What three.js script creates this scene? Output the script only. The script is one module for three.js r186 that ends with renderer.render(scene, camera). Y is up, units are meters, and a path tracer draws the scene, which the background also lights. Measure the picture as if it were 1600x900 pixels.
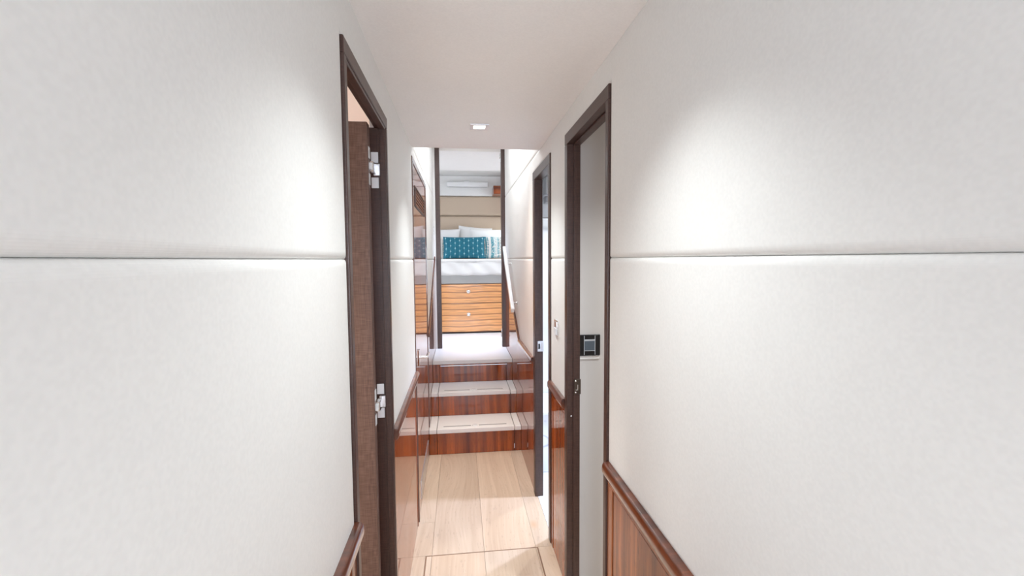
import * as THREE from 'three';
import { RoundedBoxGeometry } from 'three/addons/geometries/RoundedBoxGeometry.js';
import { mergeGeometries } from 'three/addons/utils/BufferGeometryUtils.js';
import { RectAreaLightUniformsLib } from 'three/addons/lights/RectAreaLightUniformsLib.js';

// ---------------------------------------------------------------- camera, light, exposure
// World: y up, floor at y = 0, the passage runs towards -z. D below means distance along the passage (z = -D).
const scene = new THREE.Scene();
scene.background = new THREE.Color(0x000000);
const camera = new THREE.PerspectiveCamera(2 * Math.atan(450 / 700) * 180 / Math.PI, 16 / 9, 0.05, 40);
camera.position.set(0, 1.45, 0);
camera.rotation.order = 'YXZ';
camera.rotation.set(-3.65 * Math.PI / 180, -6.6 * Math.PI / 180, -0.4 * Math.PI / 180);
scene.add(camera);

const renderer = new THREE.WebGLRenderer({ antialias: true });
renderer.toneMapping = THREE.LinearToneMapping;
renderer.toneMappingExposure = 1.55;
renderer.shadowMap.enabled = true;
RectAreaLightUniformsLib.init();

// strengths of the lamps (candela for spots, nits for area lights)
const LIGHT = { passage: 2.5, nearPassage: 2.3, skylight: 4.8, stairFill: 8, landing: 9.5, bathroom: 11, bedroom: 1.35, overBed: 1.9, leftRoom: 6, rightRoom: 4.6, cabinFill: 11.5, bathroomFill: 4, bedroomWindow: 1.4 };
const WARM = 0xfbf9f5, NEUTRAL = 0xf0f8fb, COOL = 0xdcebff, DAYLIGHT = 0xc8dcff;

// a window in a room that the camera does not look into: an area light of its own size right in front of its bright pane
function windowLight(x, y, d, w, h, color, intensity, faceX, faceZ) {
  const l = new THREE.RectAreaLight(color, intensity, w, h);
  l.position.set(x, y, -d);
  scene.add(l);
  l.lookAt(x + faceX, y, -d + faceZ);
  return l;
}
windowLight(0.1, 1.25, -2.66, 1.5, 1.0, COOL, LIGHT.cabinFill, 0, -1);  // invented window behind the camera, added as soft fill for the passage
{ // daylight through the deck hatch over the steps
  const l = new THREE.RectAreaLight(NEUTRAL, LIGHT.skylight, 0.44, 0.9);
  l.position.set(0.10, 2.60, -3.3); scene.add(l); l.lookAt(0.10, 0, -3.3 - 1e-4);
}
windowLight(-1.27, 1.75, 5.0, 0.9, 0.7, COOL, LIGHT.bedroomWindow, 1, 0);
windowLight(1.62, 1.75, 5.0, 0.9, 0.7, COOL, LIGHT.bedroomWindow, -1, 0);

// ---------------------------------------------------------------- dimensions
const L = -0.245, R = 0.443, T = 0.055;      // faces of the two passage walls, wall thickness
const CEIL = 2.05, CEIL_END = 2.48, HIGH = 2.62, SEAM = 1.453, LAND = 0.585, BACK = -0.6;

// ---------------------------------------------------------------- procedural textures
let seed = 7;
const rnd = () => { seed = (seed * 1664525 + 1013904223) >>> 0; return seed / 4294967296; };
function hash(x, y, s) { let n = Math.imul(x, 374761393) ^ Math.imul(y, 668265263) ^ Math.imul(s, 2147483647 - 91); n = Math.imul(n ^ (n >>> 13), 1274126177); return ((n ^ (n >>> 16)) >>> 0) / 4294967296; }
function vnoise(x, y, px, py, s) {           // tiling value noise
  const xi = Math.floor(x), yi = Math.floor(y), fx = x - xi, fy = y - yi, w = t => t * t * (3 - 2 * t);
  const a = (i, j) => hash(((xi + i) % px + px) % px, ((yi + j) % py + py) % py, s);
  const u = w(fx), v = w(fy);
  return (a(0, 0) * (1 - u) + a(1, 0) * u) * (1 - v) + (a(0, 1) * (1 - u) + a(1, 1) * u) * v;
}
function tex(w, h, fn, srgb = true) {
  const data = new Uint8Array(w * h * 4);
  for (let j = 0; j < h; j++) for (let i = 0; i < w; i++) {
    const c = fn(i / w, j / h), k = (j * w + i) * 4;
    for (let q = 0; q < 3; q++) data[k + q] = Math.max(0, Math.min(255, Math.round(c[q] * 255)));
    data[k + 3] = 255;
  }
  const t = new THREE.DataTexture(data, w, h);
  t.wrapS = t.wrapT = THREE.RepeatWrapping; t.magFilter = THREE.LinearFilter; t.minFilter = THREE.LinearMipmapLinearFilter; t.generateMipmaps = true;
  if (srgb) t.colorSpace = THREE.SRGBColorSpace;
  t.needsUpdate = true;
  return t;
}
const grey = v => [v, v, v];
const mix = (a, b, t) => a.map((v, i) => v + (b[i] - v) * t);
const n2 = (u, v, fx, fy, s) => vnoise(u * fx, v * fy, fx, fy, s);

// straight grained brown veneer: stripes along v, 1 m x 1 m
const veneerTex = tex(1024, 512, (u, v) => {
  const wob = (n2(u, v, 4, 3, 1) - 0.5) * 0.012;
  const uu = ((u + wob) % 1 + 1) % 1;
  const band = n2(uu, v, 26, 1, 2) * 0.55 + n2(uu, v, 70, 2, 3) * 0.45;
  const fine = n2(uu, v, 260, 10, 4), pore = n2(uu, v, 400, 40, 5);
  const t = Math.min(1, Math.max(0, (band - 0.5) * 1.5 + 0.5));
  let c = mix([0.40, 0.22, 0.13], [0.72, 0.47, 0.31], t);
  c = c.map(x => x * (0.88 + 0.2 * fine));
  if (pore > 0.82) c = c.map(x => x * 0.86);
  return c;
});
// dark stained frame timber with a fine woven grain, 0.5 m x 0.5 m
const wengeTex = tex(512, 512, (u, v) => {
  const a = n2(u, v, 220, 12, 11), b = n2(u, v, 18, 240, 12), c0 = n2(u, v, 9, 3, 13);
  const t = 0.4 * a + 0.4 * b + 0.2 * c0;
  return mix([0.32, 0.23, 0.20], [0.54, 0.435, 0.39], t);
});
const wengeBump = tex(512, 512, (u, v) => grey(0.5 * n2(u, v, 220, 12, 11) + 0.5 * n2(u, v, 18, 240, 12)), false);
// boldly striped veneer of the bed drawers: stripes along u, 1 m x 1 m
const zebraTex = tex(512, 1024, (u, v) => {
  const wob = (n2(u, v, 3, 2, 21) - 0.5) * 0.022 + (n2(u, v, 7, 5, 22) - 0.5) * 0.008;
  const p = (v + wob) * 15;
  const f = p - Math.floor(p);
  const line = Math.exp(-Math.pow((f - 0.12) / 0.11, 2)) + 0.35 * Math.exp(-Math.pow((f - 0.55) / 0.09, 2)) * n2(u, v, 2, 30, 25);
  const fine = n2(u, v, 12, 240, 23);
  return mix([0.93, 0.66, 0.41], [0.42, 0.21, 0.11], Math.min(1, line * 0.55)).map(x => x * (0.88 + 0.2 * fine));
});
// pale oiled oak: grain along v, 1 m x 2 m
const oakTex = tex(512, 1024, (u, v) => {
  const wob = (n2(u, v, 3, 4, 31) - 0.5) * 0.06 + (n2(u, v, 8, 6, 34) - 0.5) * 0.02;
  const uu = ((u + wob) % 1 + 1) % 1;
  const a = n2(uu, v, 34, 3, 32), b = n2(uu, v, 150, 12, 33), m = n2(u, v, 3, 3, 35), sp = n2(uu, v, 200, 60, 36);
  let c = mix([0.665, 0.58, 0.50], [0.795, 0.73, 0.66], 0.40 * a + 0.3 * b + 0.3 * m);
  if (sp > 0.86) c = c.map(x => x * 0.95);
  for (const [ku, kv] of [[0.22, 0.31], [0.68, 0.74], [0.81, 0.12]]) {
    const du = (u - ku) * 1, dv = (v - kv) * 2, rr = Math.hypot(du, dv * 0.6);
    if (rr < 0.03) c = mix([0.71, 0.59, 0.48], c, rr / 0.03);
  }
  return c;
});
const oakBump = tex(256, 512, (u, v) => grey(0.6 * n2(u, v, 120, 8, 33) + 0.4 * n2(u, v, 30, 4, 32)), false);
// leather cloth
const leatherBump = tex(512, 512, (u, v) => grey(0.6 * n2(u, v, 150, 150, 41) + 0.4 * n2(u, v, 60, 60, 42)), false);
const leatherTex = tex(256, 256, (u, v) => { const k = 0.975 + 0.025 * (0.8 * n2(u, v, 90, 90, 43) + 0.2 * n2(u, v, 6, 6, 44)); return [k, k * 0.995, k * 0.99]; });
const fabricBump = tex(256, 256, (u, v) => grey(0.5 + 0.25 * Math.sin(u * Math.PI * 2 * 64) * Math.sin(v * Math.PI * 2 * 64) + 0.25 * n2(u, v, 64, 64, 45)), false);
const marbleTex = tex(512, 512, (u, v) => {
  const w = n2(u, v, 4, 4, 51) + 0.5 * n2(u, v, 9, 9, 52) + 0.25 * n2(u, v, 22, 22, 53);
  const vein = Math.pow(1 - Math.min(1, Math.abs(Math.sin((u * 2 + w * 1.1) * Math.PI * 2)) * 3.2), 2) * (Math.abs(Math.sin((u * 2 + w * 1.1) * Math.PI * 2)) < 0.31 ? 1 : 0);
  return mix([0.93, 0.93, 0.94], [0.66, 0.68, 0.72], vein * 0.7 * n2(u, v, 5, 5, 54));
});
// teal velvet with pale four-pointed stars in staggered rows
function starTexture() {
  const W = 1024, H = 512, c = document.createElement('canvas'); c.width = W; c.height = H;
  const g = c.getContext('2d');
  g.fillStyle = '#126478'; g.fillRect(0, 0, W, H);
  for (let k = 0; k < 900; k++) { g.fillStyle = rnd() > 0.5 ? 'rgba(30,128,146,0.35)' : 'rgba(6,66,86,0.35)'; g.fillRect(rnd() * W, rnd() * H, 6 + rnd() * 22, 5 + rnd() * 16); }
  const star = (x, y, a, b) => { g.beginPath(); for (let q = 0; q < 8; q++) { const r = q % 2 ? 7 : (q % 4 ? a : b), t = q * Math.PI / 4; g.lineTo(x + Math.sin(t) * r, y - Math.cos(t) * r); } g.closePath(); g.fill(); };
  const nx = 9, ny = 4, sx = W / nx, sy = H / ny;
  g.fillStyle = '#bfe0e0'; g.strokeStyle = 'rgba(190,224,226,0.55)'; g.lineWidth = 3;
  for (let i = 0; i <= nx; i++) {
    g.beginPath(); g.moveTo((i + 0.5) * sx, 0); g.lineTo((i + 0.5) * sx, H); g.stroke();
    for (let j = -1; j <= ny; j++) star((i + 0.5) * sx, (j + (i % 2 ? 0.5 : 0)) * sy + sy * 0.35, 26, 42);
  }
  const t = new THREE.CanvasTexture(c); t.colorSpace = THREE.SRGBColorSpace; return t;
}
function stripeTexture() {
  const W = 512, H = 512, c = document.createElement('canvas'); c.width = W; c.height = H;
  const g = c.getContext('2d');
  g.fillStyle = '#e9e5df'; g.fillRect(0, 0, W, H);
  for (let k = 0; k < 46; k++) {
    const x = rnd() * W, w = 4 + rnd() * 16;
    g.fillStyle = ['rgba(46,128,146,0.75)', 'rgba(120,170,180,0.6)', 'rgba(168,156,144,0.6)'][k % 3];
    for (let y = 0; y < H; y += 14) if (rnd() > 0.25) g.fillRect(x + rnd() * 4, y, w * (0.6 + rnd() * 0.4), 15);
  }
  const t = new THREE.CanvasTexture(c); t.colorSpace = THREE.SRGBColorSpace; return t;
}
function panelTexture() {                     // printed face of the wall controller: black glass, grey rules, slate display
  const c = document.createElement('canvas'); c.width = c.height = 256;
  const g = c.getContext('2d');
  g.fillStyle = '#0a090b'; g.fillRect(0, 0, 256, 256);
  g.fillStyle = '#b9bcc0'; g.fillRect(58, 6, 7, 244); g.fillRect(192, 6, 7, 244); g.fillRect(62, 52, 132, 22); g.fillRect(62, 194, 132, 8);
  g.fillStyle = '#56606a'; g.fillRect(65, 74, 127, 120);
  const t = new THREE.CanvasTexture(c); t.colorSpace = THREE.SRGBColorSpace; return t;
}
const rep = (t, x, y) => { const c = t.clone(); c.repeat.set(x, y); c.needsUpdate = true; return c; };

// ---------------------------------------------------------------- materials
const std = o => new THREE.MeshStandardMaterial(o), phy = o => new THREE.MeshPhysicalMaterial(o);
const lin = (r, g, b) => new THREE.Color().setRGB(r, g, b);
const M = {
  leather: phy({ color: lin(0.858, 0.853, 0.832), map: rep(leatherTex, 3, 3), bumpMap: rep(leatherBump, 5, 5), bumpScale: 0.00002, roughness: 0.48, specularIntensity: 0.5 }),
  ceiling: phy({ color: lin(0.93, 0.90, 0.875), map: rep(leatherTex, 3, 3), bumpMap: rep(leatherBump, 4, 4), bumpScale: 0.00005, roughness: 0.6 }),
  wenge: phy({ map: rep(wengeTex, 3, 3), color: lin(0.36, 0.28, 0.255), bumpMap: rep(wengeBump, 3, 3), bumpScale: 0.0001, roughness: 0.34 }),
  wengeLeaf: phy({ map: rep(wengeTex, 3, 3), color: lin(0.95, 0.88, 0.83), bumpMap: rep(wengeBump, 3, 3), bumpScale: 0.0001, roughness: 0.4 }),
  veneer: phy({ map: veneerTex, color: lin(1.0, 0.56, 0.22), roughness: 0.45, specularIntensity: 0.1, clearcoat: 1, clearcoatRoughness: 0.04 }),
  veneerDark: phy({ map: veneerTex, color: lin(0.34, 0.25, 0.22), roughness: 0.35, clearcoat: 1, clearcoatRoughness: 0.04 }),
  slat: phy({ map: veneerTex, color: lin(0.62, 0.55, 0.52), roughness: 0.5 }),
  rail: phy({ map: veneerTex, color: lin(0.36, 0.24, 0.20), roughness: 0.3, clearcoat: 1, clearcoatRoughness: 0.08 }),
  veneerPale: phy({ map: veneerTex, color: lin(0.95, 0.80, 0.68), roughness: 0.4, clearcoat: 0.5, clearcoatRoughness: 0.15 }),  // lighter, less glossy copy of veneer for the two near wainscots
  zebra: phy({ map: zebraTex, roughness: 0.35, clearcoat: 0.7, clearcoatRoughness: 0.06 }),
  groove: std({ color: lin(0.035, 0.02, 0.015), roughness: 0.7 }),
  inlay: std({ color: lin(0.20, 0.115, 0.07), roughness: 0.5 }),
  tread: phy({ color: lin(0.80, 0.775, 0.745), roughness: 0.3, specularIntensity: 0.6 }),
  strip: std({ color: lin(0.30, 0.285, 0.275), roughness: 0.6 }),
  chrome: std({ color: lin(0.78, 0.77, 0.76), metalness: 1, roughness: 0.14 }),
  satin: std({ color: lin(0.70, 0.70, 0.72), metalness: 1, roughness: 0.32 }),
  cap: phy({ color: lin(0.74, 0.74, 0.745), roughness: 0.35 }),
  white: phy({ color: lin(0.86, 0.85, 0.84), roughness: 0.25, clearcoat: 0.6, clearcoatRoughness: 0.08 }),
  paint: std({ color: lin(0.80, 0.775, 0.75), roughness: 0.7 }),
  greyWall: std({ color: lin(0.62, 0.58, 0.555), roughness: 0.75, bumpMap: rep(fabricBump, 8, 8), bumpScale: 0.0002 }),
  roseCeiling: std({ color: lin(0.80, 0.66, 0.61), roughness: 0.7 }),
  bathWall: phy({ color: lin(0.84, 0.84, 0.85), roughness: 0.3 }),
  bathGrey: std({ color: lin(0.42, 0.41, 0.41), roughness: 0.5 }),
  marble: phy({ map: marbleTex, roughness: 0.15, clearcoat: 0.4 }),
  headboard: phy({ color: lin(0.56, 0.44, 0.325), roughness: 0.65, bumpMap: rep(leatherBump, 5, 5), bumpScale: 0.0002, sheen: 0.2 }),
  sheet: std({ color: lin(0.84, 0.83, 0.815), roughness: 0.85, bumpMap: rep(fabricBump, 6, 6), bumpScale: 0.0002 }),
  boxSpring: std({ color: lin(0.40, 0.395, 0.385), roughness: 0.9, bumpMap: rep(fabricBump, 8, 8), bumpScale: 0.0004 }),
  bedroomFloor: phy({ color: lin(0.78, 0.775, 0.77), bumpMap: rep(oakBump, 1, 0.5), bumpScale: 0.0004, roughness: 0.35 }),
  star: phy({ map: starTexture(), roughness: 0.8, sheen: 0.4, sheenColor: lin(0.2, 0.5, 0.55) }),
  stripe: std({ map: stripeTexture(), roughness: 0.85 }),
  controller: phy({ map: panelTexture(), roughness: 0.12 }),
  blackPlastic: phy({ color: lin(0.012, 0.011, 0.012), roughness: 0.25 }),
  bronze: std({ color: lin(0.10, 0.075, 0.06), metalness: 0.8, roughness: 0.3 }),
  lampGlow: std({ color: 0xffffff, emissive: 0xfff6ea, emissiveIntensity: 2.5 }),
  skyPane: std({ color: 0xffffff, emissive: 0xeaf1ff, emissiveIntensity: 2 }),
};
const oakTones = [[0.97, 0.95, 0.93], [1, 0.985, 0.97], [0.93, 0.905, 0.885], [1.0, 0.96, 0.925], [0.96, 0.95, 0.945]].map((c, i) => {
  const m = rep(oakTex, 1, 0.5); m.offset.set(i * 0.21, i * 0.37);
  return phy({ map: m, color: lin(...c), roughness: 0.34, bumpMap: rep(oakBump, 1, 0.5), bumpScale: 0.00025 });
});

// ---------------------------------------------------------------- geometry helpers
// uv in metres: (z, y) on faces that look along x, (x, z) on level faces, (x, y) on faces that look along z; turn = true swaps u and v
function boxUV(g, turn = false) {
  const p = g.attributes.position, n = g.attributes.normal, uv = new Float32Array(p.count * 2);
  for (let i = 0; i < p.count; i++) {
    const ax = Math.abs(n.getX(i)), ay = Math.abs(n.getY(i)), az = Math.abs(n.getZ(i));
    let u, v;
    if (ax >= ay && ax >= az) { u = p.getZ(i); v = p.getY(i); } else if (ay >= az) { u = p.getX(i); v = p.getZ(i); } else { u = p.getX(i); v = p.getY(i); }
    uv[2 * i] = turn ? v : u; uv[2 * i + 1] = turn ? u : v;
  }
  g.setAttribute('uv', new THREE.BufferAttribute(uv, 2));
  return g;
}
// rounded box between x0..x1, height h0..h1, distance d0..d1
function B(x0, x1, h0, h1, d0, d1, r = 0.002, turn = false, seg = 1) {
  const w = x1 - x0, h = h1 - h0, d = d1 - d0;
  const rr = Math.min(r, w * 0.45, h * 0.45, d * 0.45);
  let g = r > 0 ? new RoundedBoxGeometry(w, h, d, seg, rr) : new THREE.BoxGeometry(w, h, d);
  g.translate((x0 + x1) / 2, (h0 + h1) / 2, -(d0 + d1) / 2);
  if (g.index) g = g.toNonIndexed();
  return boxUV(g, turn);
}
// slab on a passage wall: outline in (D, h); face at x, `depth` thick into the wall; side = +1 for the left wall (looks to +x), -1 for the right
function slab(side, face, outline, depth, bevel = 0, holes = [], turn = false) {
  const sgn = side > 0 ? 1 : -1, pt = ([d, h]) => new THREE.Vector2(sgn * d, h);
  const order = a => { const q = a.map(pt); return THREE.ShapeUtils.isClockWise(q) ? q.reverse() : q; };
  const s = new THREE.Shape(order(outline));
  for (const h of holes) s.holes.push(new THREE.Path(order(h).reverse()));
  let g = new THREE.ExtrudeGeometry(s, { depth: depth - 2 * bevel * (bevel > 0.006 ? 0.6 : 1), bevelEnabled: bevel > 0, bevelSize: bevel, bevelThickness: bevel * (bevel > 0.006 ? 0.6 : 1), bevelOffset: -bevel, bevelSegments: bevel > 0.006 ? 10 : 1, curveSegments: 4 });
  g.translate(0, 0, bevel * (bevel > 0.006 ? 0.6 : 1) - depth);
  g.applyMatrix4(new THREE.Matrix4().set(0, 0, sgn, face, 0, 1, 0, 0, -sgn, 0, 0, 0, 0, 0, 0, 1));
  if (g.index) g = g.toNonIndexed();
  return boxUV(g, turn);
}
const rect = (d0, d1, h0, h1) => [[d0, h0], [d1, h0], [d1, h1], [d0, h1]];
// round bar between two points
function bar(a, b, r, seg = 14) {
  const A = new THREE.Vector3(...a), C = new THREE.Vector3(...b), v = C.clone().sub(A);
  const g = new THREE.CylinderGeometry(r, r, v.length(), seg);
  g.applyQuaternion(new THREE.Quaternion().setFromUnitVectors(new THREE.Vector3(0, 1, 0), v.clone().normalize()));
  g.translate(...A.clone().add(C).multiplyScalar(0.5).toArray());
  return g.toNonIndexed();
}
const used = {};
function numbered(name) { const k = used[name] = (used[name] ?? -1) + 1; return k ? `${name}_${String(k).padStart(3, '0')}` : name; }
function obj(name, geos, mat, parent = scene) {
  const list = (Array.isArray(geos) ? geos : [geos]).map(g => { const q = g.index ? g.toNonIndexed() : g; for (const a of Object.keys(q.attributes)) if (!['position', 'normal', 'uv'].includes(a)) q.deleteAttribute(a); return q; });
  const m = new THREE.Mesh(list.length > 1 ? mergeGeometries(list) : list[0], mat);
  m.name = parent === scene ? numbered(name) : name;
  m.castShadow = m.receiveShadow = true;
  parent.add(m);
  return m;
}
function tag(o, label, category, { group, kind } = {}) { Object.assign(o.userData, { label, category }); if (group) o.userData.group = group; if (kind) o.userData.kind = kind; return o; }
function thing(name, label, category, opt = {}) { const g = new THREE.Group(); g.name = numbered(name); scene.add(g); return tag(g, label, category, opt); }
const S = { kind: 'structure' };
const part = (o, label) => { o.userData.label = label; return o; };

// ---------------------------------------------------------------- passage floor: oak boards, a lift-out hatch framed by a dark inlay
{
  const f = thing('floor', 'pale oak plank floor of the narrow passage', 'floor', S);
  obj('subfloor', B(-1.4, 1.7, -0.08, -0.018, -2.75, 3.30, 0), M.groove, f);
  const g = 0.0004, xs = [L - T, -0.157, 0.10, 0.36, R + 0.012];
  const HX0 = -0.188, HX1 = 0.372, HD1 = 2.147, HD0 = 1.05, inl = 0.006;
  let k = 0;
  const board = (name, x0, x1, d0, d1, parent = f) => obj(name, B(x0 + g, x1 - g, -0.018, 0, d0 + g, d1 - g, 0.0008), oakTones[k++ % 5], parent);
  const joints = [[2.43], [], [], []];
  for (let i = 0; i < 4; i++) { const c = [HD1, ...joints[i], 3.30]; for (let j = 0; j + 1 < c.length; j++) board('plank', xs[i], xs[i + 1], c[j], c[j + 1]); }
  // border boards beside the hatch
  board('plank', xs[0], HX0, HD0, HD1); board('plank', HX1, xs[4], HD0, HD1);
  // hatch
  for (const [a, b, c, d] of [[HX0, HX1, HD1 - inl, HD1], [HX0, HX1, HD0, HD0 + inl], [HX0, HX0 + inl, HD0 + inl, HD1 - inl], [HX1 - inl, HX1, HD0 + inl, HD1 - inl]])
    obj('hatch_inlay', B(a, b, -0.018, -0.0015, c, d, 0), M.inlay, f);
  const hx = [HX0 + inl, -0.157, 0.10, 0.36, HX1 - inl];
  const hatch = new THREE.Group(); hatch.name = 'hatch'; f.add(hatch); part(hatch, 'lift-out floor hatch outlined by a thin brown line');
  for (let i = 0; i < 4; i++) board('plank', hx[i], hx[i + 1], HD0 + inl, HD1 - inl, hatch);
  for (let i = 0; i < 4; i++) { board('plank', xs[i], xs[i + 1], 0.1, HD0); board('plank', xs[i], xs[i + 1], BACK, 0.1); }
  for (let i = 0; i < 12; i++) board('plank', -1.35 + i * 0.25, -1.1 + i * 0.25, -2.7, BACK);
  // floor inside the rooms behind the two left and right doors
  obj('room_floor', B(-1.6, L - T, -0.06, 0, 0.6, 2.3, 0), oakTones[1], f);
  obj('room_floor', B(R + 0.012, 1.75, -0.06, 0, 0.85, 1.89, 0), oakTones[1], f);
}

// ---------------------------------------------------------------- ceilings
{
  const c = thing('ceiling', 'cream leather-cloth passage ceiling that stops short of the stairs', 'ceiling', S);
  obj('ceiling_panel', B(L - T, R + T, CEIL, CEIL + 0.06, BACK, CEIL_END, 0.006), M.ceiling, c);
  obj('upstand', B(L - T, R + T, CEIL + 0.05, HIGH + 0.05, CEIL_END - 0.03, CEIL_END - 0.001, 0), M.ceiling, c);
  obj('stairwell_ceiling', B(L - T, R + T, HIGH, HIGH + 0.05, CEIL_END, 4.45, 0), M.ceiling, c);
  obj('cabin_ceiling', B(-1.4, 1.7, CEIL, CEIL + 0.06, -2.75, BACK, 0), M.ceiling, c);
}

// ---------------------------------------------------------------- passage walls
const D1 = { a: 1.02, b: 1.60, h: 1.932 };   // left open door, outer size of its frame
const D2 = { a: 2.44, b: 3.37, h: 2.0 };     // louvred door
const D3 = { a: 1.30, b: 1.853, h: 1.962 };  // right doorway near
const D4 = { a: 2.168, b: 2.682, h: 1.965 }; // bathroom doorway
const END = 4.38, RAILTOP = 0.85;
function dadoRail(parent, side, d0, h0, d1, h1, proud = 0.02) {
  // half-round moulding, 42 mm high, 20 mm proud of the wall, along (d0, h0) - (d1, h1) measured at its top edge
  const s = new THREE.Shape(), H = 0.042, W = proud;
  s.moveTo(-0.004, 0); s.lineTo(W * 0.55, 0); s.absellipse(W * 0.55, -H / 2, W * 0.45, H / 2, Math.PI / 2, -Math.PI / 2, true); s.lineTo(-0.004, -H);
  const len = Math.hypot(d1 - d0, h1 - h0);
  const g = new THREE.ExtrudeGeometry(s, { depth: len - 0.006, bevelEnabled: true, bevelSize: 0.003, bevelThickness: 0.003, bevelOffset: -0.003, bevelSegments: 2, curveSegments: 10 });
  g.translate(0, 0, 0.003);
  if (side < 0) { g.rotateY(Math.PI); g.translate(0, 0, len); }
  // now along +z; lay it along -z from (d0, h0)
  g.translate(0, 0, -len);
  g.rotateX(Math.atan2(h1 - h0, d1 - d0));
  g.translate(side > 0 ? L : R, h0, -d0);
  return obj('dado_rail', boxUV(g.index ? g.toNonIndexed() : g, true), M.rail, parent);
}
function wainscot(parent, side, d0, d1, top, label, mat = M.veneer) {
  const face = side > 0 ? L : R, w = new THREE.Group(); w.name = 'wainscot'; parent.add(w); part(w, label);
  const b = 0.042;
  obj('backing', slab(side, face - side * 0.016, rect(d0, d1, 0.0, top), 0.02), M.groove, w);
  obj('top_frame', slab(side, face, rect(d0, d1, top - b, top), 0.016, 0.0015, [], true), mat, w);
  for (const [a, c] of [[d0, d0 + b], [d1 - b, d1]]) obj('stile', slab(side, face, rect(a, c, 0.001, top - b), 0.016, 0.0015), mat, w);
  obj('panel', slab(side, face - side * 0.002, rect(d0 + b + 0.009, d1 - b - 0.009, 0.001, top - b - 0.004), 0.014, 0.0015), mat, w);
  return w;
}
{
  const w = thing('wall_left', 'cream padded leather wall with wooden wainscot left of the passage', 'wall', S);
  obj('core', slab(1, L - 0.022, rect(BACK, 4.44, 0, HIGH), T - 0.026, 0, [rect(D1.a + 0.015, D1.b - 0.012, 0.002, D1.h - 0.002)]), M.paint, w);
  const pads = [
    [[BACK, SEAM], [D1.a, SEAM], [D1.a, D1.h], [D1.b, D1.h], [D1.b, SEAM], [D2.a, SEAM], [D2.a, D2.h], [D2.b, D2.h], [D2.b, SEAM], [END, SEAM], [END, 2.058], [BACK, 2.058]],
    rect(BACK, D1.a, RAILTOP - 0.01, SEAM), rect(D1.b, D2.a, RAILTOP - 0.01, SEAM),
    [[D2.b, 0.90], [END - 0.02, 1.453], [D2.b, SEAM]],
    rect(CEIL_END - 0.01, END, 2.058, HIGH),
  ];
  for (const p of pads) obj('padded_panel', slab(1, L, p, 0.03, 0.016), M.leather, w);
  wainscot(w, 1, BACK, D1.a, 0.825, 'paler brown veneer panel below the rail', M.veneerPale);
  wainscot(w, 1, D1.b, D2.a, 0.825, 'glossy brown veneer panel below the rail');
  obj('stair_panel', slab(1, L, [[D2.b, 0], [END, 0], [END, 1.445], [D2.b, 0.865]], 0.022, 0.001), M.veneer, w);
  dadoRail(w, 1, BACK, RAILTOP + 0.008, D1.a - 0.002, RAILTOP + 0.008);
  dadoRail(w, 1, D1.b + 0.002, RAILTOP, D2.a - 0.002, RAILTOP);
  dadoRail(w, 1, D2.b + 0.003, 0.905, END - 0.01, 1.485, 0.012);
}
{
  const w = thing('wall_right', 'cream padded leather wall with wooden wainscot right of the passage', 'wall', S);
  obj('core', slab(-1, R + 0.022, rect(BACK, 4.44, 0, HIGH), T - 0.026, 0, [rect(D3.a + 0.015, D3.b - 0.02, 0.002, D3.h - 0.02), rect(D4.a + 0.02, D4.b - 0.03, 0.002, D4.h - 0.02)]), M.paint, w);
  const pads = [
    [[BACK, SEAM], [D3.a, SEAM], [D3.a, D3.h], [D3.b, D3.h], [D3.b, SEAM], [D4.a, SEAM], [D4.a, D4.h], [D4.b, D4.h], [D4.b, SEAM], [END, SEAM], [END, 2.058], [BACK, 2.058]],
    rect(BACK, D3.a, RAILTOP - 0.025, SEAM), rect(D3.b, D4.a, RAILTOP - 0.015, SEAM),
    [[D4.b, RAILTOP - 0.015], [3.335, RAILTOP - 0.015], [END - 0.02, 1.453], [D4.b, SEAM]],
    rect(CEIL_END - 0.01, END, 2.058, HIGH),
  ];
  for (const p of pads) obj('padded_panel', slab(-1, R, p, 0.03, 0.016), M.leather, w);
  wainscot(w, -1, BACK, D3.a, 0.80, 'paler brown veneer panel below the rail', M.veneerPale);
  wainscot(w, -1, D3.b, D4.a, 0.82, 'glossy brown veneer panel below the rail');
  obj('stair_panel', slab(-1, R, [[D4.b, 0], [END, 0], [END, 1.445], [3.335, 0.83], [D4.b, 0.83]], 0.022, 0.001), M.veneer, w);
  dadoRail(w, -1, BACK, RAILTOP - 0.02, D3.a - 0.002, RAILTOP - 0.02);
  dadoRail(w, -1, D3.b + 0.002, RAILTOP, D4.a - 0.002, RAILTOP);
  dadoRail(w, -1, D4.b + 0.002, RAILTOP, 3.332, RAILTOP);
  dadoRail(w, -1, 3.335, RAILTOP, END - 0.01, 1.47, 0.014);
}

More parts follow.
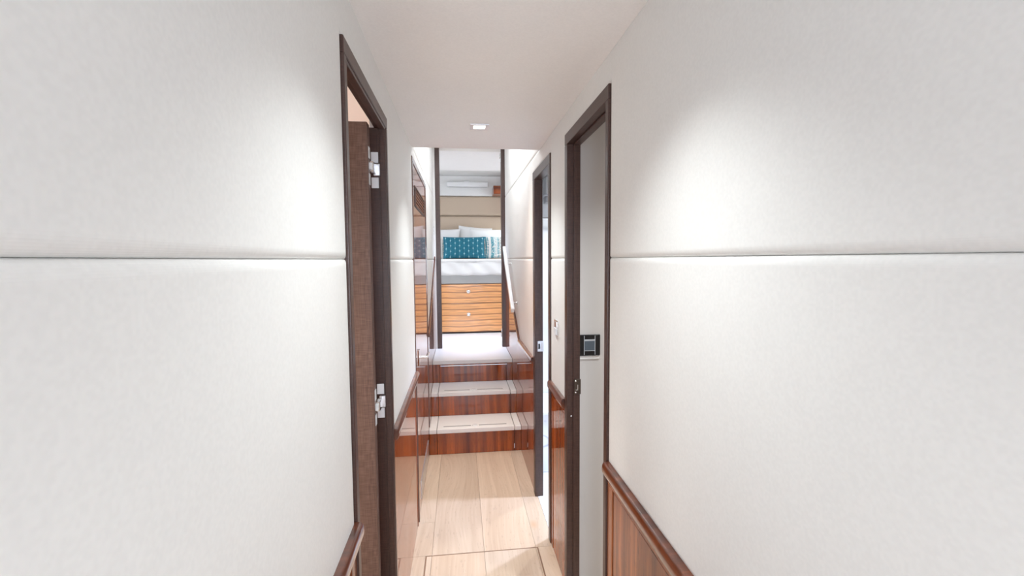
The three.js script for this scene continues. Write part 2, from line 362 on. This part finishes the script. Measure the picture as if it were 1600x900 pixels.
// ---------------------------------------------------------------- door frames and doors
function frame(t, side, o, near, far, head, depth = T + 0.002, headDepth = depth) {
  const face = side > 0 ? L : R, p = 0.005;                     // stands 5 mm proud of the leather
  const [x0, x1] = side > 0 ? [face - depth, face + p] : [face - p, face + depth];
  obj('jamb', B(x0, x1, 0, o.h - head, o.a, o.a + near, 0.003, false, 2), M.wenge, t);
  obj('jamb', B(x0, x1, 0, o.h - head, o.b - far, o.b, 0.003, false, 2), M.wenge, t);
  const [y0, y1] = side > 0 ? [face - headDepth, face + p] : [face - p, face + headDepth];
  obj('head', B(y0, y1, o.h - head, o.h, o.a, o.b, 0.003, true, 2), M.wenge, t);
}
{ // left door, standing open into its cabin
  const t = thing('door_1', 'dark brown door standing open inside its dark frame, two hinges showing', 'door', S);
  frame(t, 1, D1, 0.027, 0.025, 0.037, T + 0.002, 0.036);
  const jd = D1.b - 0.025;
  obj('stop', B(L - 0.017, L + 0.002, 0, D1.h - 0.037, jd - 0.009, jd, 0.0015), M.wenge, t);
  obj('stop', B(L - 0.017, L + 0.002, D1.h - 0.046, D1.h - 0.037, D1.a + 0.027, jd - 0.009, 0.0015, true), M.wenge, t);
  part(obj('leaf', B(-0.285 - 0.52, -0.285, 0.008, 1.888, 1.487, 1.525, 0.004, false, 2), M.wengeLeaf, t), 'dark door leaf seen face on');
  for (const h of [1.753, 0.962]) {
    const hg = new THREE.Group(); hg.name = 'hinge'; t.add(hg); part(hg, 'satin concealed hinge with two pale end caps');
    for (const s of [-1, 1]) {
      obj('end_cap', B(-0.292, -0.268, h + s * 0.042 - 0.018, h + s * 0.042 + 0.018, jd - 0.003, jd + 0.001, 0.0018, false, 2), M.cap, hg);
      obj('leaf_plate', B(-0.2865, -0.2835, h + s * 0.042 - 0.018, h + s * 0.042 + 0.018, 1.495, 1.517, 0.001), M.cap, hg);
    }
    obj('arm', B(-0.287, -0.272, h - 0.016, h + 0.016, 1.508, jd, 0.002), M.chrome, hg);
    obj('arm', B(-0.283, -0.262, h - 0.020, h + 0.020, jd - 0.012, jd, 0.002), M.satin, hg);
    obj('arm', B(-0.2905, -0.276, h - 0.011, h + 0.011, 1.50, 1.535, 0.002), M.cap, hg);
  }
}
{ // louvred glossy door, closed, at the foot of the stairs
  const t = thing('door_2', 'glossy brown closed door with louvres beside the stairs', 'door', S);
  const o = D2, p = 0.004;
  for (const [a, b] of [[o.a, o.a + 0.038], [o.b - 0.03, o.b]]) obj('jamb', B(L - 0.03, L + p, 0, o.h - 0.03, a, b, 0.002), M.veneerDark, t);
  obj('head', B(L - 0.03, L + p, o.h - 0.03, o.h, o.a, o.b, 0.002, true), M.veneerDark, t);
  const a = o.a + 0.042, b = o.b - 0.034, top = o.h - 0.034;
  obj('rebate', B(L - 0.035, L - 0.03, 0, o.h - 0.03, o.a, o.b, 0), M.groove, t);
  // leaf with a real opening for the louvres
  const leaf = obj('leaf', slab(1, L, [[a, 0.006], [b, 0.006], [b, top], [a, top]], 0.026, 0.001, [rect(2.56, 3.19, 1.755, 1.855)]), M.veneer, t);
  obj('louvre_frame', [B(L - 0.02, L + 0.006, 1.75, 1.756, 2.552, 3.198, 0.001, true), B(L - 0.02, L + 0.006, 1.854, 1.862, 2.552, 3.198, 0.001, true), B(L - 0.02, L + 0.006, 1.756, 1.854, 2.552, 2.566, 0.001), B(L - 0.02, L + 0.006, 1.756, 1.854, 3.186, 3.198, 0.001)], M.wenge, t);
  for (let i = 0; i < 5; i++) {
    const g = new RoundedBoxGeometry(0.012, 0.0095, 0.62, 1, 0.002); g.rotateZ(-0.1); g.translate(L - 0.003, 1.767 + i * 0.0193, -2.876);
    obj('slat', boxUV(g, true), M.slat, leaf);
  }
  part(obj('kick_plate', B(L - 0.002, L + 0.004, 0.045, 0.152, 2.60, 3.21, 0.0015), M.satin, t), 'brushed metal kick plate');
  const hd = new THREE.Group(); hd.name = 'handle'; t.add(hd); part(hd, 'chrome lever handle');
  obj('rose', B(L, L + 0.008, 0.845, 0.935, 2.575, 2.615, 0.003, false, 2), M.chrome, hd);
  obj('lever', [bar([L + 0.004, 0.892, -2.595], [L + 0.052, 0.892, -2.595], 0.008), B(L + 0.042, L + 0.056, 0.884, 0.900, 2.588, 2.71, 0.006, false, 2)], M.chrome, hd);
}
{ // right doorway
  const t = thing('door_3', 'dark brown door frame of the grey-walled room, latch keep on its jamb', 'door frame', S);
  frame(t, -1, D3, 0.028, 0.042, 0.045, 0.05);
  const jd = D3.b - 0.042;
  obj('stop', B(R + 0.022, R + 0.05, 0, D3.h - 0.045, jd - 0.006, jd, 0.0015), M.wenge, t);
  obj('stop', B(R + 0.022, R + 0.05, D3.h - 0.052, D3.h - 0.045, D3.a + 0.028, jd - 0.006, 0.0015, true), M.wenge, t);
  const k = new THREE.Group(); k.name = 'latch_keep'; t.add(k); part(k, 'small chrome and black latch keep');
  obj('plate', B(R + 0.024, R + 0.053, 0.884, 0.948, jd - 0.009, jd - 0.005, 0.001), M.bronze, k);
  for (const h of [0.892, 0.940]) obj('screw', new THREE.SphereGeometry(0.004, 10, 8).scale(1, 1, 0.4).translate(R + 0.031, h, -(jd - 0.0095)), M.chrome, k);
  obj('lip', [B(R + 0.030, R + 0.040, 0.901, 0.905, jd - 0.0125, jd - 0.008, 0.001), B(R + 0.037, R + 0.041, 0.901, 0.926, jd - 0.0125, jd - 0.008, 0.001)], M.chrome, k);
  obj('cover_button', new THREE.SphereGeometry(0.003, 10, 8).scale(1, 1, 0.5).translate(R + 0.014, 0.789, -(jd - 0.001)), M.cap, t);
}
{ // bathroom doorway
  const t = thing('door_4', 'dark brown door frame of the bright bathroom next to the stairs', 'door frame', S);
  frame(t, -1, D4, 0.045, 0.06, 0.05, 0.045);
  const jd = D4.b - 0.06;
  const k = new THREE.Group(); k.name = 'latch_keep'; t.add(k); part(k, 'small satin metal latch keep');
  obj('plate', B(R + 0.012, R + 0.046, 0.898, 0.961, jd - 0.004, jd + 0.001, 0.001), M.satin, k);
  obj('slot', B(R + 0.016, R + 0.027, 0.914, 0.945, jd - 0.0055, jd - 0.002, 0.001), M.blackPlastic, k);
  obj('lip', B(R + 0.036, R + 0.048, 0.902, 0.957, jd - 0.007, jd - 0.001, 0.002), M.satin, k);
}
{ // bedroom doorway on the landing
  const t = thing('door_5', 'tall dark brown door frame between stair landing and bedroom', 'door frame', S);
  obj('jamb', B(-0.226, -0.183, LAND, 2.56, END, END + 0.07, 0.003), M.wenge, t);
  obj('jamb', B(0.408, 0.452, LAND, 2.56, END, END + 0.07, 0.003), M.wenge, t);
  obj('head', B(-0.226, 0.452, 2.56, HIGH, END, END + 0.07, 0.003, true), M.wenge, t);
  for (const h of [2.46, 0.70]) {
    const hg = new THREE.Group(); hg.name = 'hinge'; t.add(hg); part(hg, 'satin concealed hinge');
    for (const s of [-1, 1]) obj('end_cap', B(0.4045, 0.409, h + s * 0.042 - 0.018, h + s * 0.042 + 0.018, END + 0.03, END + 0.06, 0.001), M.cap, hg);
    obj('arm', B(0.398, 0.409, h - 0.02, h + 0.02, END + 0.035, END + 0.075, 0.002), M.chrome, hg);
  }
}

// ---------------------------------------------------------------- stairs
{
  const t = thing('staircase', 'three glossy wooden steps with white treads up to the bedroom', 'stairs');
  const gap = 0.0018, cut = [-0.187, 0.392], x0 = L + 0.001, x1 = R - 0.001;
  const steps = [[3.30, 0, 0.165, 0.197, 3.575], [3.575, 0.197, 0.36, 0.391, 3.86], [3.86, 0.391, 0.553, LAND, 4.46]];
  steps.forEach(([d, hb, ht, top, next], i) => {
    const xs = [x0, cut[0], cut[1], x1];
    obj('backing', B(x0, x1, hb, ht, d + 0.019, d + 0.03, 0), M.groove, t);
    for (let k = 0; k < 3; k++) obj('riser', B(xs[k] + (k ? gap : 0), xs[k + 1] - (k < 2 ? gap : 0), hb, ht, d, d + 0.02, 0.0012), M.veneer, t);
    if (i < 2) {
      obj('backing', B(x0, x1, ht, top - 0.025, d, next, 0), M.groove, t);
      for (let k = 0; k < 3; k++) {
        const tr = obj('tread', B(xs[k] + (k ? gap : 0), xs[k + 1] - (k < 2 ? gap : 0), ht, top, d - 0.02, next + 0.001, 0.003, false, 2), M.tread, t);
        if (k === 1) {
          const sd = d + 0.036;
          for (const [a, b] of [[-0.14, 0.065], [0.125, 0.336]]) obj('grip_strip', B(a, b, top - 0.002, top + 0.0012, sd - 0.007, sd + 0.007, 0.0008), M.strip, tr);
          obj('glint_disc', new THREE.CylinderGeometry(0.019, 0.021, 0.006, 24).translate(0.096, top + 0.002, -(sd + 0.002)), M.white, tr);  // white disc painted in for a bright reflection between the strips
        }
      }
    } else {
      obj('landing', B(x0, x1, ht, top, d - 0.02, next, 0.003, false, 2), M.tread, t);
      part(obj('metal_strip', B(-0.18, 0.398, 0.532, 0.539, d - 0.003, d + 0.001, 0.001), M.satin, t), 'thin pale metal strip under the landing edge');
    }
  });
  obj('lid_catch', B(0.3895, 0.3945, 0.02, 0.055, 3.297, 3.301, 0.001), M.satin, t);
}

// ---------------------------------------------------------------- grab rail on the right stair wall
{
  const t = thing('grab_rail', 'sloping white grab rail on two chrome mounts above the stairs', 'handrail');
  const a = [3.40, 1.055], b = [4.04, 1.555], len = Math.hypot(b[0] - a[0], b[1] - a[1]);
  const g = new RoundedBoxGeometry(0.028, 0.042, len, 3, 0.007);
  g.rotateX(Math.atan2(b[1] - a[1], b[0] - a[0])); g.translate(0.398, (a[1] + b[1]) / 2, -(a[0] + b[0]) / 2);
  obj('rail', boxUV(g), M.white, t);
  for (const [d, h] of [[3.47, 1.11], [3.86, 1.415]]) obj('mount', [bar([0.40, h, -d], [R, h, -d], 0.009), bar([R - 0.006, h, -d], [R, h, -d], 0.016)], M.chrome, t);
}

// ---------------------------------------------------------------- ceiling lights: square trim, glowing glass, a spot just below
function downlight(x, d, h, intensity, color, label, angle = 0.9, aim = [0, -1, 0], size = 0.042) {
  const t = thing('ceiling_light', label, 'light');
  const s = size, i = 0.026;
  obj('trim', [[-s, s, -s, -i], [-s, s, i, s], [-s, -i, -i, i], [i, s, -i, i]].map(([a, b, c, e]) => B(x + a, x + b, h - 0.004, h + 0.001, d + c, d + e, 0.001)), M.satin, t);
  obj('glass', B(x - i, x + i, h - 0.002, h + 0.001, d - i, d + i, 0), M.lampGlow, t);
  const l = new THREE.SpotLight(color, intensity, 0, angle, 1, 2);
  l.position.set(x, h - 0.012, -d); l.target.position.set(x + aim[0], h - 0.012 + aim[1], -d + aim[2]);
  l.castShadow = true; l.shadow.radius = 2; l.shadow.mapSize.set(1024, 1024);
  scene.add(l, l.target);
  return t;
}
downlight(0.096, 2.07, CEIL, LIGHT.passage, NEUTRAL, 'square recessed light in the passage ceiling before the stairs');
downlight(0.096, 0.80, CEIL, LIGHT.nearPassage, NEUTRAL, 'square recessed light in the passage ceiling between both open doors and the cabin', 0.92);
downlight(0.096, -0.35, CEIL, LIGHT.passage, NEUTRAL, 'square recessed light in the passage ceiling by the rear cabin');
{
  const t = thing('skylight', 'daylit deck hatch in the high ceiling over the steps', 'skylight', S);
  obj('bright_pane', B(-0.12, 0.32, HIGH - 0.008, HIGH - 0.001, 2.85, 3.75, 0), M.skyPane, t);
  obj('rim', [B(-0.15, -0.12, HIGH - 0.014, HIGH, 2.82, 3.78, 0.002), B(0.32, 0.35, HIGH - 0.014, HIGH, 2.82, 3.78, 0.002), B(-0.12, 0.32, HIGH - 0.014, HIGH, 2.82, 2.85, 0.002), B(-0.12, 0.32, HIGH - 0.014, HIGH, 3.75, 3.78, 0.002)], M.satin, t);
}
downlight(0.10, 2.70, HIGH, LIGHT.stairFill, 0xffeedd, 'added floor fill light in the high ceiling at the foot of the steps', 0.5);  // extra spot added to brighten the floor more than the stair walls
downlight(0.10, 4.10, HIGH, LIGHT.landing, DAYLIGHT, 'added daylight spot in the high ceiling over the landing', 0.42, [0, -2.0, -0.45]);  // added spot standing in for daylight on the landing and bedroom floor
downlight(-0.42, 4.80, 2.5, LIGHT.bedroom, NEUTRAL, 'added fill light in the bedroom ceiling just inside the door, on the port window side', 0.8);  // this and the next are added out of view to light floor and drawers
downlight(0.66, 4.80, 2.5, LIGHT.bedroom, NEUTRAL, 'added fill light in the bedroom ceiling just inside the door, on the cabinet side', 0.8);
downlight(0.85, 5.75, 2.60, LIGHT.overBed, NEUTRAL, 'square recessed light in the raised bedroom ceiling above the bed', 1.1);
downlight(1.0, 2.59, 2.09, LIGHT.bathroom, DAYLIGHT, 'square recessed light in the bathroom ceiling', 0.62, [-0.75, -2.0, 0.06]);
downlight(1.05, 3.0, 2.09, LIGHT.bathroomFill, NEUTRAL, 'added fill light in the bathroom ceiling over the marble ledge', 1.2);  // second lamp added to lift the dark upper bathroom walls
downlight(-1.0, 0.95, 2.08, LIGHT.leftRoom, WARM, 'square recessed light in the cabin in front of its open dark door', 1.15);
downlight(-0.72, 1.95, 2.08, LIGHT.leftRoom * 1.15, WARM, 'added fill light in the cabin behind its open dark door', 1.2);  // second lamp added to brighten the cabin ceiling beyond the leaf
downlight(1.05, 1.35, 2.08, LIGHT.rightRoom, NEUTRAL, 'square recessed light in the grey-walled room', 1.15);

// ---------------------------------------------------------------- switches
{
  const t = thing('light_switch', 'narrow chrome switch plate on the padded wall between two doorways', 'switch');
  obj('plate', B(R - 0.006, R + 0.001, 1.098, 1.168, 1.985, 2.062, 0.003, false, 2), M.chrome, t);
  obj('rocker', B(R - 0.011, R - 0.004, 1.104, 1.134, 1.997, 2.050, 0.002, false, 2), M.cap, t);
  obj('rocker', B(R - 0.009, R - 0.004, 1.137, 1.162, 1.997, 2.050, 0.002, false, 2), M.satin, t);
}
{
  const t = thing('light_switch', 'small chrome switch plate at the top of the stairs beside the bedroom frame', 'switch');
  obj('plate', B(L - 0.001, L + 0.006, 1.69, 1.76, 4.27, 4.33, 0.002), M.chrome, t);
  obj('rocker', B(L + 0.004, L + 0.009, 1.70, 1.75, 4.28, 4.32, 0.002), M.cap, t);
}
{
  const t = thing('wall_controller', 'square black wall control panel with slate grey display on grey wall', 'control panel');
  obj('housing', B(0.503, 0.598, 1.033, 1.124, 1.861, 1.871, 0.003, false, 2), M.blackPlastic, t);
  const g = new THREE.PlaneGeometry(0.091, 0.087); g.translate(0.5505, 1.0785, -1.8605);
  obj('face', g, M.controller, t);
  obj('wall_plate', B(0.505, 0.596, 1.016, 1.032, 1.866, 1.871, 0.002), M.paint, t);
}

// ---------------------------------------------------------------- side rooms
{
  const w = thing('wall_cabin_left', 'pinkish cabin walls and ceiling behind the open dark door', 'wall', S);
  obj('back_wall', B(-1.66, -1.6, 0, 2.1, 0.55, 2.35, 0), M.paint, w);
  obj('end_wall', B(-1.6, L - T - 0.004, 0, 2.1, 2.3, 2.36, 0), M.paint, w);
  obj('end_wall', B(-1.6, L - T - 0.004, 0, 2.1, 0.54, 0.6, 0), M.paint, w);
  obj('cabin_ceiling', B(-1.66, L - T - 0.002, 2.08, 2.14, 0.54, 2.36, 0), M.roseCeiling, w);
}
{
  const w = thing('wall_room_right', 'plain grey fabric wall seen through the right doorway', 'wall', S);
  obj('facing_wall', B(R + 0.05, 1.75, 0, 2.1, 1.871, 1.915, 0), M.greyWall, w);
  obj('side_wall', B(1.75, 1.81, 0, 2.1, 0.8, 1.92, 0), M.greyWall, w);
  obj('end_wall', B(R + T + 0.002, 1.75, 0, 2.1, 0.8, 0.86, 0), M.greyWall, w);
  obj('room_ceiling', B(R + T + 0.002, 1.81, 2.08, 2.14, 0.8, 1.92, 0), M.paint, w);
}
{
  const w = thing('wall_bathroom', 'bright white bathroom walls seen through the narrow doorway', 'wall', S);
  obj('facing_wall', B(R + T + 0.002, 1.6, 0, 2.1, 3.34, 3.40, 0), M.bathWall, w);
  obj('side_wall', B(1.6, 1.66, 0, 2.1, 1.92, 3.40, 0), M.bathWall, w);
  obj('near_wall', B(R + T + 0.002, 1.6, 0, 2.1, 1.916, 1.96, 0), M.bathWall, w);
  obj('bathroom_ceiling', B(R + T + 0.002, 1.66, 2.09, 2.15, 1.916, 3.40, 0), M.bathGrey, w);
  const f = thing('floor_bathroom', 'white veined marble bathroom floor and threshold', 'floor', S);
  let i = 0;
  for (const [a, b] of [[R + 0.012, 0.80], [0.80, 1.2], [1.2, 1.6]]) for (const [c, e] of [[1.96, 2.42], [2.42, 2.88], [2.88, 3.34]]) obj('tile', B(a + 0.001, b - 0.001, -0.018, 0.001 + 0.0002 * (i++ % 3), c + 0.001, e - 0.001, 0.001), M.marble, f);
  const s = thing('shower_bench', 'white veined marble ledge low in the bathroom', 'ledge');
  obj('ledge_front', B(R + T + 0.004, 1.15, 0.002, 0.40, 2.92, 3.338, 0.004), M.marble, s);
  obj('ledge_top', B(R + T + 0.004, 1.16, 0.40, 0.425, 2.905, 3.338, 0.005), M.marble, s);
  const c = thing('bathroom_cabinet', 'white bathroom wall cabinet with a grey lower band', 'cabinet');
  obj('body', B(0.628, 0.95, 1.915, 2.045, 3.22, 3.338, 0.003), M.white, c);
  obj('door', B(0.636, 0.942, 1.93, 2.04, 3.205, 3.22, 0.003), M.bathWall, c);
  obj('lower_band', B(0.628, 0.95, 1.862, 1.913, 3.23, 3.338, 0.003), M.bathGrey, c);
  obj('shelf', B(0.610, 0.97, 1.906, 1.915, 3.19, 3.338, 0.002), M.satin, c);
  const b = thing('towel_bar', 'chrome towel bar on the white bathroom wall', 'towel bar');
  obj('bar', bar([0.60, 1.75, -3.28], [0.98, 1.75, -3.28], 0.009), M.chrome, b);
  for (const x of [0.625, 0.955]) obj('bracket', bar([x, 1.75, -3.28], [x, 1.75, -3.338], 0.007), M.chrome, b);
}
{ // the cabin behind the camera, with a window added as fill light
  const w = thing('wall_rear', 'plain cabin walls at the open end of the passage', 'wall', S);
  obj('back_wall', slabBack(), M.paint, w);
  for (const [a, b] of [[-1.46, -1.4], [1.7, 1.76]]) obj('side_wall', B(a, b, 0, CEIL, -2.75, BACK, 0), M.paint, w);
  obj('return_wall', B(-1.4, L - T, 0, CEIL, BACK, BACK + 0.06, 0), M.paint, w);
  obj('return_wall', B(R + T, 1.7, 0, CEIL, BACK, BACK + 0.06, 0), M.paint, w);
  function slabBack() { return mergeGeometries([B(-1.4, -0.66, 0, CEIL, -2.76, -2.70, 0), B(0.86, 1.7, 0, CEIL, -2.76, -2.70, 0), B(-0.66, 0.86, 0, 0.74, -2.76, -2.70, 0), B(-0.66, 0.86, 1.76, CEIL, -2.76, -2.70, 0)]); }
  const win = thing('window_1', 'added fill light window in the unseen rear cabin wall', 'window', S);
  obj('bright_pane', B(-0.66, 0.86, 0.74, 1.76, -2.74, -2.73, 0), M.skyPane, win);
}

// ---------------------------------------------------------------- bedroom
const BX0 = -1.3, BX1 = 1.65, BD0 = 4.44, BD1 = 6.36;
{
  const f = thing('floor_bedroom', 'pale plank floor at the bedroom entrance', 'floor', S);
  for (let i = 0; i < 6; i++) obj('plank', B(BX0, BX1, LAND - 0.03, LAND, 4.461 + i * 0.14, 4.5995 + i * 0.14, 0.0008, true), M.bedroomFloor, f);
  obj('subfloor', B(BX0, BX1, LAND - 0.09, LAND - 0.031, 4.461, BD1, 0), M.groove, f);
  const c = thing('ceiling_bedroom', 'stepped cream bedroom ceiling', 'ceiling', S);
  obj('lower_panel', B(BX0, BX1, 2.5, 2.56, BD0 + 0.01, 5.40, 0.004), M.ceiling, c);
  obj('raised_panel', B(BX0, BX1, 2.60, 2.66, 5.36, BD1, 0), M.leather, c);
  obj('step', B(BX0, BX1, 2.55, 2.66, 5.33, 5.36, 0), M.leather, c);
  obj('bulkhead', B(BX0, BX1, 2.325, 2.60, 6.24, 6.33, 0.015, false, 3), M.leather, c);
  const w = thing('wall_bedroom', 'cream bedroom walls beyond the door frame', 'wall', S);
  obj('head_wall', B(BX0, BX1, LAND, 2.66, 6.34, 6.4, 0), M.paint, w);
  obj('partition', [B(BX0, -0.226, LAND - 0.09, 2.66, END + 0.005, BD0, 0), B(0.452, BX1, LAND - 0.09, 2.66, BD0 - 0.001, BD0 + 0.05, 0), B(-0.226, 0.452, HIGH - 0.001, 2.66, END + 0.005, BD0, 0)], M.paint, w);
  // side walls with a window opening each
  for (const [a, b] of [[BX0 - 0.06, BX0], [BX1, BX1 + 0.06]])
    obj('side_wall', [B(a, b, LAND, 1.39, END, 6.4, 0), B(a, b, 2.11, 2.66, END, 6.4, 0), B(a, b, 1.39, 2.11, END, 4.54, 0), B(a, b, 1.39, 2.11, 5.46, 6.4, 0)], M.paint, w);
  for (const [n, x, lab] of [[2, BX0 - 0.04, 'daylit port window in the bedroom wall facing the wooden cabinet'], [3, BX1 + 0.03, 'daylit port window in the bedroom wall under the wooden cabinet']]) {
    const win = thing(`window_${n}`, lab, 'window', S);
    obj('bright_pane', B(x, x + 0.01, 1.39, 2.11, 4.54, 5.46, 0), M.skyPane, win);
  }
}
{
  const h = thing('headboard', 'beige upholstered headboard in two wide horizontal channels', 'headboard');
  obj('channel', B(BX0 + 0.01, BX1 - 0.01, 2.055, 2.322, 6.26, 6.335, 0.03, false, 4), M.headboard, h);
  obj('channel', B(BX0 + 0.01, BX1 - 0.01, 1.62, 2.05, 6.26, 6.335, 0.03, false, 4), M.headboard, h);
  obj('channel', B(BX0 + 0.01, BX1 - 0.01, 1.2, 1.615, 6.26, 6.335, 0.03, false, 4), M.headboard, h);
  const v = thing('air_vent', 'shallow white air vent panel on the bulkhead over the headboard', 'vent');
  obj('cover', B(-0.16, 0.40, 2.438, 2.505, 6.185, 6.239, 0.012, false, 3), M.white, v);
  obj('slot', B(-0.14, 0.38, 2.434, 2.440, 6.19, 6.22, 0.001), M.bathGrey, v);
  obj('knob', new THREE.SphereGeometry(0.022, 16, 10).scale(2.2, 0.6, 0.6).translate(0.11, 2.507, -6.20), M.white, v);
  const s = thing('overhead_cabinet', 'glossy brown wooden cabinet end high beside the bulkhead', 'cabinet');
  obj('body', B(0.455, 1.64, 2.318, 2.425, 5.98, 6.238, 0.003, true), M.veneer, s);
  obj('door', B(0.47, 1.63, 2.326, 2.418, 5.965, 5.979, 0.002, true), M.veneer, s);
}
{
  const b = thing('bed', 'wide bed with white bedding over striped wooden drawers', 'bed');
  obj('base', B(-0.75, 1.0, LAND + 0.001, 1.164, 5.275, 6.25, 0.003), M.zebra, b);
  for (const [h0, h1, kn] of [[0.945, 1.16, 1.079], [0.606, 0.938, 0.812]]) {
    const dr = part(obj('drawer', B(-0.55, 0.74, h0, h1, 5.252, 5.274, 0.003, false, 2), M.zebra, b), 'orange striped veneer drawer front');
    obj('knob', [bar([0.093, kn, -5.255], [0.093, kn, -5.232], 0.010), new THREE.SphereGeometry(0.024, 20, 14).scale(1, 1, 0.7).translate(0.093, kn, -5.228).toNonIndexed()], M.chrome, dr);
  }
  obj('plinth', B(-0.75, 1.0, LAND + 0.001, 0.604, 5.262, 5.274, 0.001), M.groove, b);
  obj('box_spring', B(-0.76, 1.01, 1.166, 1.275, 5.262, 6.25, 0.012, false, 3), M.boxSpring, b);
  // mattress under a sheet: rounded slab with soft creases on its front
  const g = new THREE.BoxGeometry(1.8, 0.185, 1.02, 120, 16, 60);
  const p = g.attributes.position, v = new THREE.Vector3(), q = new THREE.Vector3();
  for (let i = 0; i < p.count; i++) {
    v.fromBufferAttribute(p, i);
    const r = 0.045; q.set(Math.max(-0.9 + r, Math.min(0.9 - r, v.x)), Math.max(-0.0925 + r, Math.min(0.0925 - r, v.y)), Math.max(-0.51 + r, Math.min(0.51 - r, v.z)));
    const dlt = v.clone().sub(q); if (dlt.length() > 1e-6) v.copy(q).add(dlt.setLength(r));
    const cr = Math.sin(v.x * 24 + v.y * 30 + 2 * Math.sin(v.x * 5)) * 0.008 + Math.sin(v.x * 11 - v.y * 18) * 0.006;
    v.z += cr * Math.max(0, v.z) * 2; v.y += 0.003 * Math.sin(v.x * 7 + v.z * 9) * (v.y > 0 ? 1 : 0);
    p.setXYZ(i, v.x, v.y, v.z);
  }
  g.computeVertexNormals(); g.translate(0.125, 1.262 + 0.0925, -(5.235 + 0.51));
  obj('mattress', boxUV(g.toNonIndexed()), M.sheet, b);
  const dv = B(-0.79, 1.04, 1.425, 1.458, 5.225, 6.24, 0.016, false, 4);
  obj('duvet', dv, M.sheet, b);
}
// pillows and cushions: soft forms with pinched corners
function cushionGeo(w, h, t) {
  const N = 28, P = [], U = [], I = [];
  for (const s of [1, -1]) {
    const base = P.length / 3;
    for (let j = 0; j <= N; j++) for (let i = 0; i <= N; i++) {
      const u = i / N * 2 - 1, v = j / N * 2 - 1;
      const e = Math.pow(Math.max(0, (1 - Math.pow(Math.abs(u), 2.6)) * (1 - Math.pow(Math.abs(v), 2.6))), 0.5);
      const pin = 1 - 0.05 * (1 - v * v), pj = 1 - 0.05 * (1 - u * u);
      P.push(u * w / 2 * pin, v * h / 2 * pj, s * t / 2 * e); U.push(i / N, j / N);
    }
    for (let j = 0; j < N; j++) for (let i = 0; i < N; i++) {
      const a = base + j * (N + 1) + i, b = a + 1, c = a + N + 1, d = c + 1;
      if (s > 0) I.push(a, b, d, a, d, c); else I.push(a, d, b, a, c, d);
    }
  }
  const g = new THREE.BufferGeometry();
  g.setAttribute('position', new THREE.Float32BufferAttribute(P, 3)); g.setAttribute('uv', new THREE.Float32BufferAttribute(U, 2)); g.setIndex(I); g.computeVertexNormals();
  return g;
}
function cushion(name, w, h, t, mat, [x, y, d], tilt, roll, label, group) {
  const g = cushionGeo(w, h, t); g.rotateX(-tilt); g.rotateZ(roll); g.translate(x, y, -d);
  return tag(obj(name, g, mat), label, 'pillow', { group });
}
cushion('pillow', 0.66, 0.40, 0.18, M.sheet, [-0.32, 1.668, 6.06], 0.22, 0.0, 'white pillow leaning on the headboard behind the teal cushion');
cushion('pillow', 0.46, 0.42, 0.13, M.sheet, [0.20, 1.69, 6.16], 0.14, -0.09, 'white pillow with one raised corner, rearmost against the headboard');
cushion('pillow', 0.66, 0.40, 0.17, M.sheet, [0.46, 1.662, 5.99], 0.22, -0.01, 'white pillow behind the striped cushion');
cushion('cushion', 0.52, 0.28, 0.12, M.star, [0.055, 1.600, 5.62], 0.25, 0, 'teal velvet lumbar cushion with pale star pattern');
cushion('cushion', 0.44, 0.29, 0.12, M.stripe, [0.50, 1.603, 5.72], 0.25, 0, 'white cushion with broken teal and grey stripes');
cushion('cushion', 0.44, 0.29, 0.12, M.stripe, [-0.40, 1.600, 5.74], 0.25, 0, 'striped cushion mostly hidden by the door frame beside the teal cushion');

renderer.render(scene, camera);
